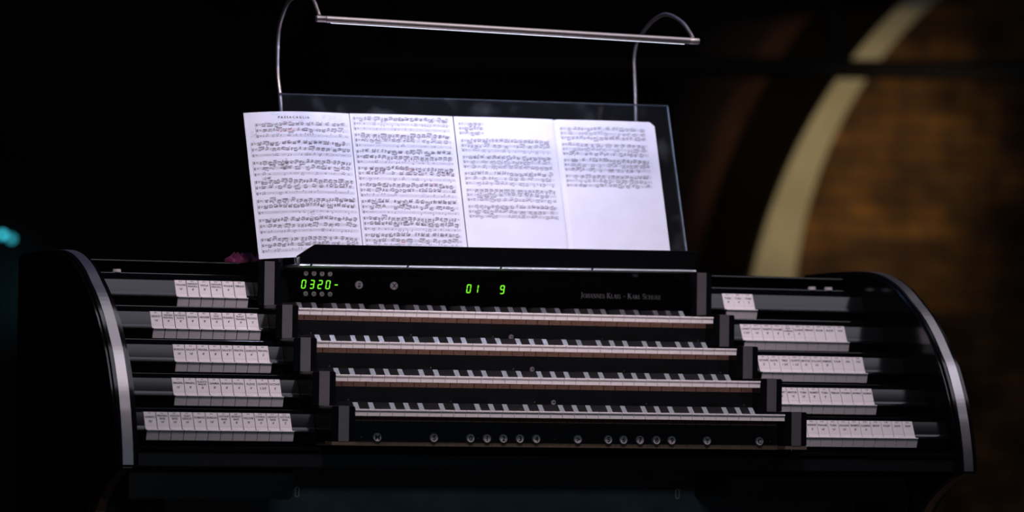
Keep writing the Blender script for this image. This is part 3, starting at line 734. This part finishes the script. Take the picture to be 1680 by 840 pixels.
# first page
p1 = Page(-.4630, .2095, curl1)
o1 = obj('music_sheet', p1.sheet(18, 20).mesh('music_sheet', PAPER, smooth=True), None, label='leftmost music sheet, titled, its curling edge overhanging the glass music desk', cat='music sheet', group='sheets of organ music on the glass desk')
m = MB(); put_text(p1, m, 'P A S S A C A G L I A', .096, .0125, .0048)
scribble(p1, m, .048, .004, .03, .004, 14, 2); scribble(p1, m, .15, .006, .045, .012, 22, 4); scribble(p1, m, .07, .018, .04, .004, 12, 4); scribble(p1, m, .008, .035, .012, .03, 16, 2); scribble(p1, m, .008, .035, .012, .022, 12, 4)
for (u0, v0, u1, v1) in ((.062, .039, .08, .043), (.083, .037, .092, .042), (.094, .0375, .104, .0415)): scribble(p1, m, u0, v0, u1-u0, v1-v0, 16, 3)
pit = .0122
for q, dn_ in enumerate([(.75, .6, .25), (.8, .65, .25), (.9, .7, .2), (.95, .75, .2), (.95, .8, .25), (.95, .7, .3), (.8, .75, .2)]):
    system(p1, m,   .0245+q*.0402, .020 if q == 0 else .008, .205, dn_, pit)
scribble(p1, m, .06, .10, .014, .022, 46, 0); scribble(p1, m, .10, .213, .03, .018, 26, 4); scribble(p1, m, .108, .212, .008, .014, 12, 2); scribble(p1, m, .02, .137, .018, .006, 22, 0)
obj('printed_score', m.mesh('printed_score', PM, fix=False), o1, label='black printed music with pencil marks')
# second page
p2 = Page(-.2525, .2120, lambda u, v: (.0016*math.sin(math.pi*u/.212), 0))
o2 = obj('music_sheet', p2.sheet().mesh('music_sheet', PAPER, smooth=True), None, label='music sheet filled to the foot with print, second from the left on the glass desk', cat='music sheet', group='sheets of organ music on the glass desk')
m = MB()
for q, dn_ in enumerate([(.95, .3, .15), (.95, .45, .15), (.8, .9, .15), (.9, .6, .2), (.95, .6, .2), (.9, .75, .2), (.95, .9, .35), (.95, .7, .3)]):
    system(p2, m, .0075+q*.0345, .006, .203, dn_, .0108)
scribble(p2, m, .09, .108, .03, .012, 24, 4); scribble(p2, m, .105, .113, .008, .006, 14, 3); scribble(p2, m, .145, .142, .012, .006, 14, 3); scribble(p2, m, .125, .155, .012, .02, 18, 4)
scribble(p2, m, .075, .262, .014, .006, 16, 3); scribble(p2, m, .05, .268, .03, .018, 40, 0); scribble(p2, m, .085, .262, .025, .018, 26, 2)
obj('printed_score', m.mesh('printed_score', PM, fix=False), o2, label='dense black printed music with red and blue marks')
# third and fourth page: one folded double sheet
PW = .2118
def fold(u, v):
    d = abs(u-PW); n = .0016*math.sin(math.pi*min(1, d/PW)) - .0036*math.exp(-(d/.003)**2)
    n += .003*max(0, (u-PW*1.9)/(PW*.1))**2*(v/PH)
    return (n, 0)
p3 = Page(-.0385, PW*2, fold)
def dog(u, v):                      # clipped top right corner
    if u > PW*2-.009 and v > PH-.010:
        k_ = (u-(PW*2-.009))/.009; v = min(v, PH-.010*k_)
    return u, v
o3 = obj('music_sheet', p3.sheet(120, 24, dog).mesh('music_sheet', PAPER, smooth=True), None, label='folded double music sheet on the right of the glass desk, its lower half partly blank', cat='music sheet', group='sheets of organ music on the glass desk')
m = MB()
for q in range(3): p3.stave(m, .0125+q*.0098, .008, .060, .6)
for q, dn_ in enumerate([(.8, .6, .4), (.85, .5, .5), (.8, .6, .5), (.9, .6, .5), (.9, .7, .5)]):
    system(p3, m, .048+q*.0345, .010, .196, dn_, .0100)
for q, dn_ in enumerate([(.6, .5, .7), (.6, .5, .6), (.8, .5, .6), (.8, .5, .6)]):
    system(p3, m, .0165+q*.0335, PW+.010, PW*2-.020, dn_, .0098)
scribble(p3, m, PW+.13, .066, .03, .04, 12, 3)
obj('printed_score', m.mesh('printed_score', [PRINT2, PRINTL, PENB, PENR, PENG], fix=False), o3, label='black printed music')

# ================================================================== CLOTH ON THE LID
b = MB(); nu, nv = 28, 14
def cl(i, j):
    a = 2*math.pi*i/nu; f = j/nv
    r = math.sin(f*math.pi/2)
    x = .039*r*math.cos(a)*(1+.18*math.sin(3*a+1)); y = .045*r*math.sin(a)*(1+.15*math.cos(4*a))
    z = .027*(1-f**3)*(1+.35*math.sin(5*a+f*6)*f+.25*math.cos(7*x*60)) + .0005
    return (x, y, max(z, .0005))
vv = [(0, 0, .029)] + [cl(i, j) for j in range(1, nv+1) for i in range(nu)] + [(0, 0, 0)]
ff = [(0, 1+i, 1+(i+1) % nu) for i in range(nu)]
for j in range(nv-1):
    for i in range(nu): ff.append((1+j*nu+i, 1+(j+1)*nu+i, 1+(j+1)*nu+(i+1) % nu, 1+j*nu+(i+1) % nu))
ff += [(len(vv)-1, 1+(nv-1)*nu+(i+1) % nu, 1+(nv-1)*nu+i) for i in range(nu)]
b.add(vv, ff)
obj('crumpled_cloth', b.mesh('crumpled_cloth', CLOTH, smooth=True), None, (-.4225, .672, Z0+.2656), label='small crumpled dark purple cloth lying on the console lid beside the music sheets', cat='cloth')
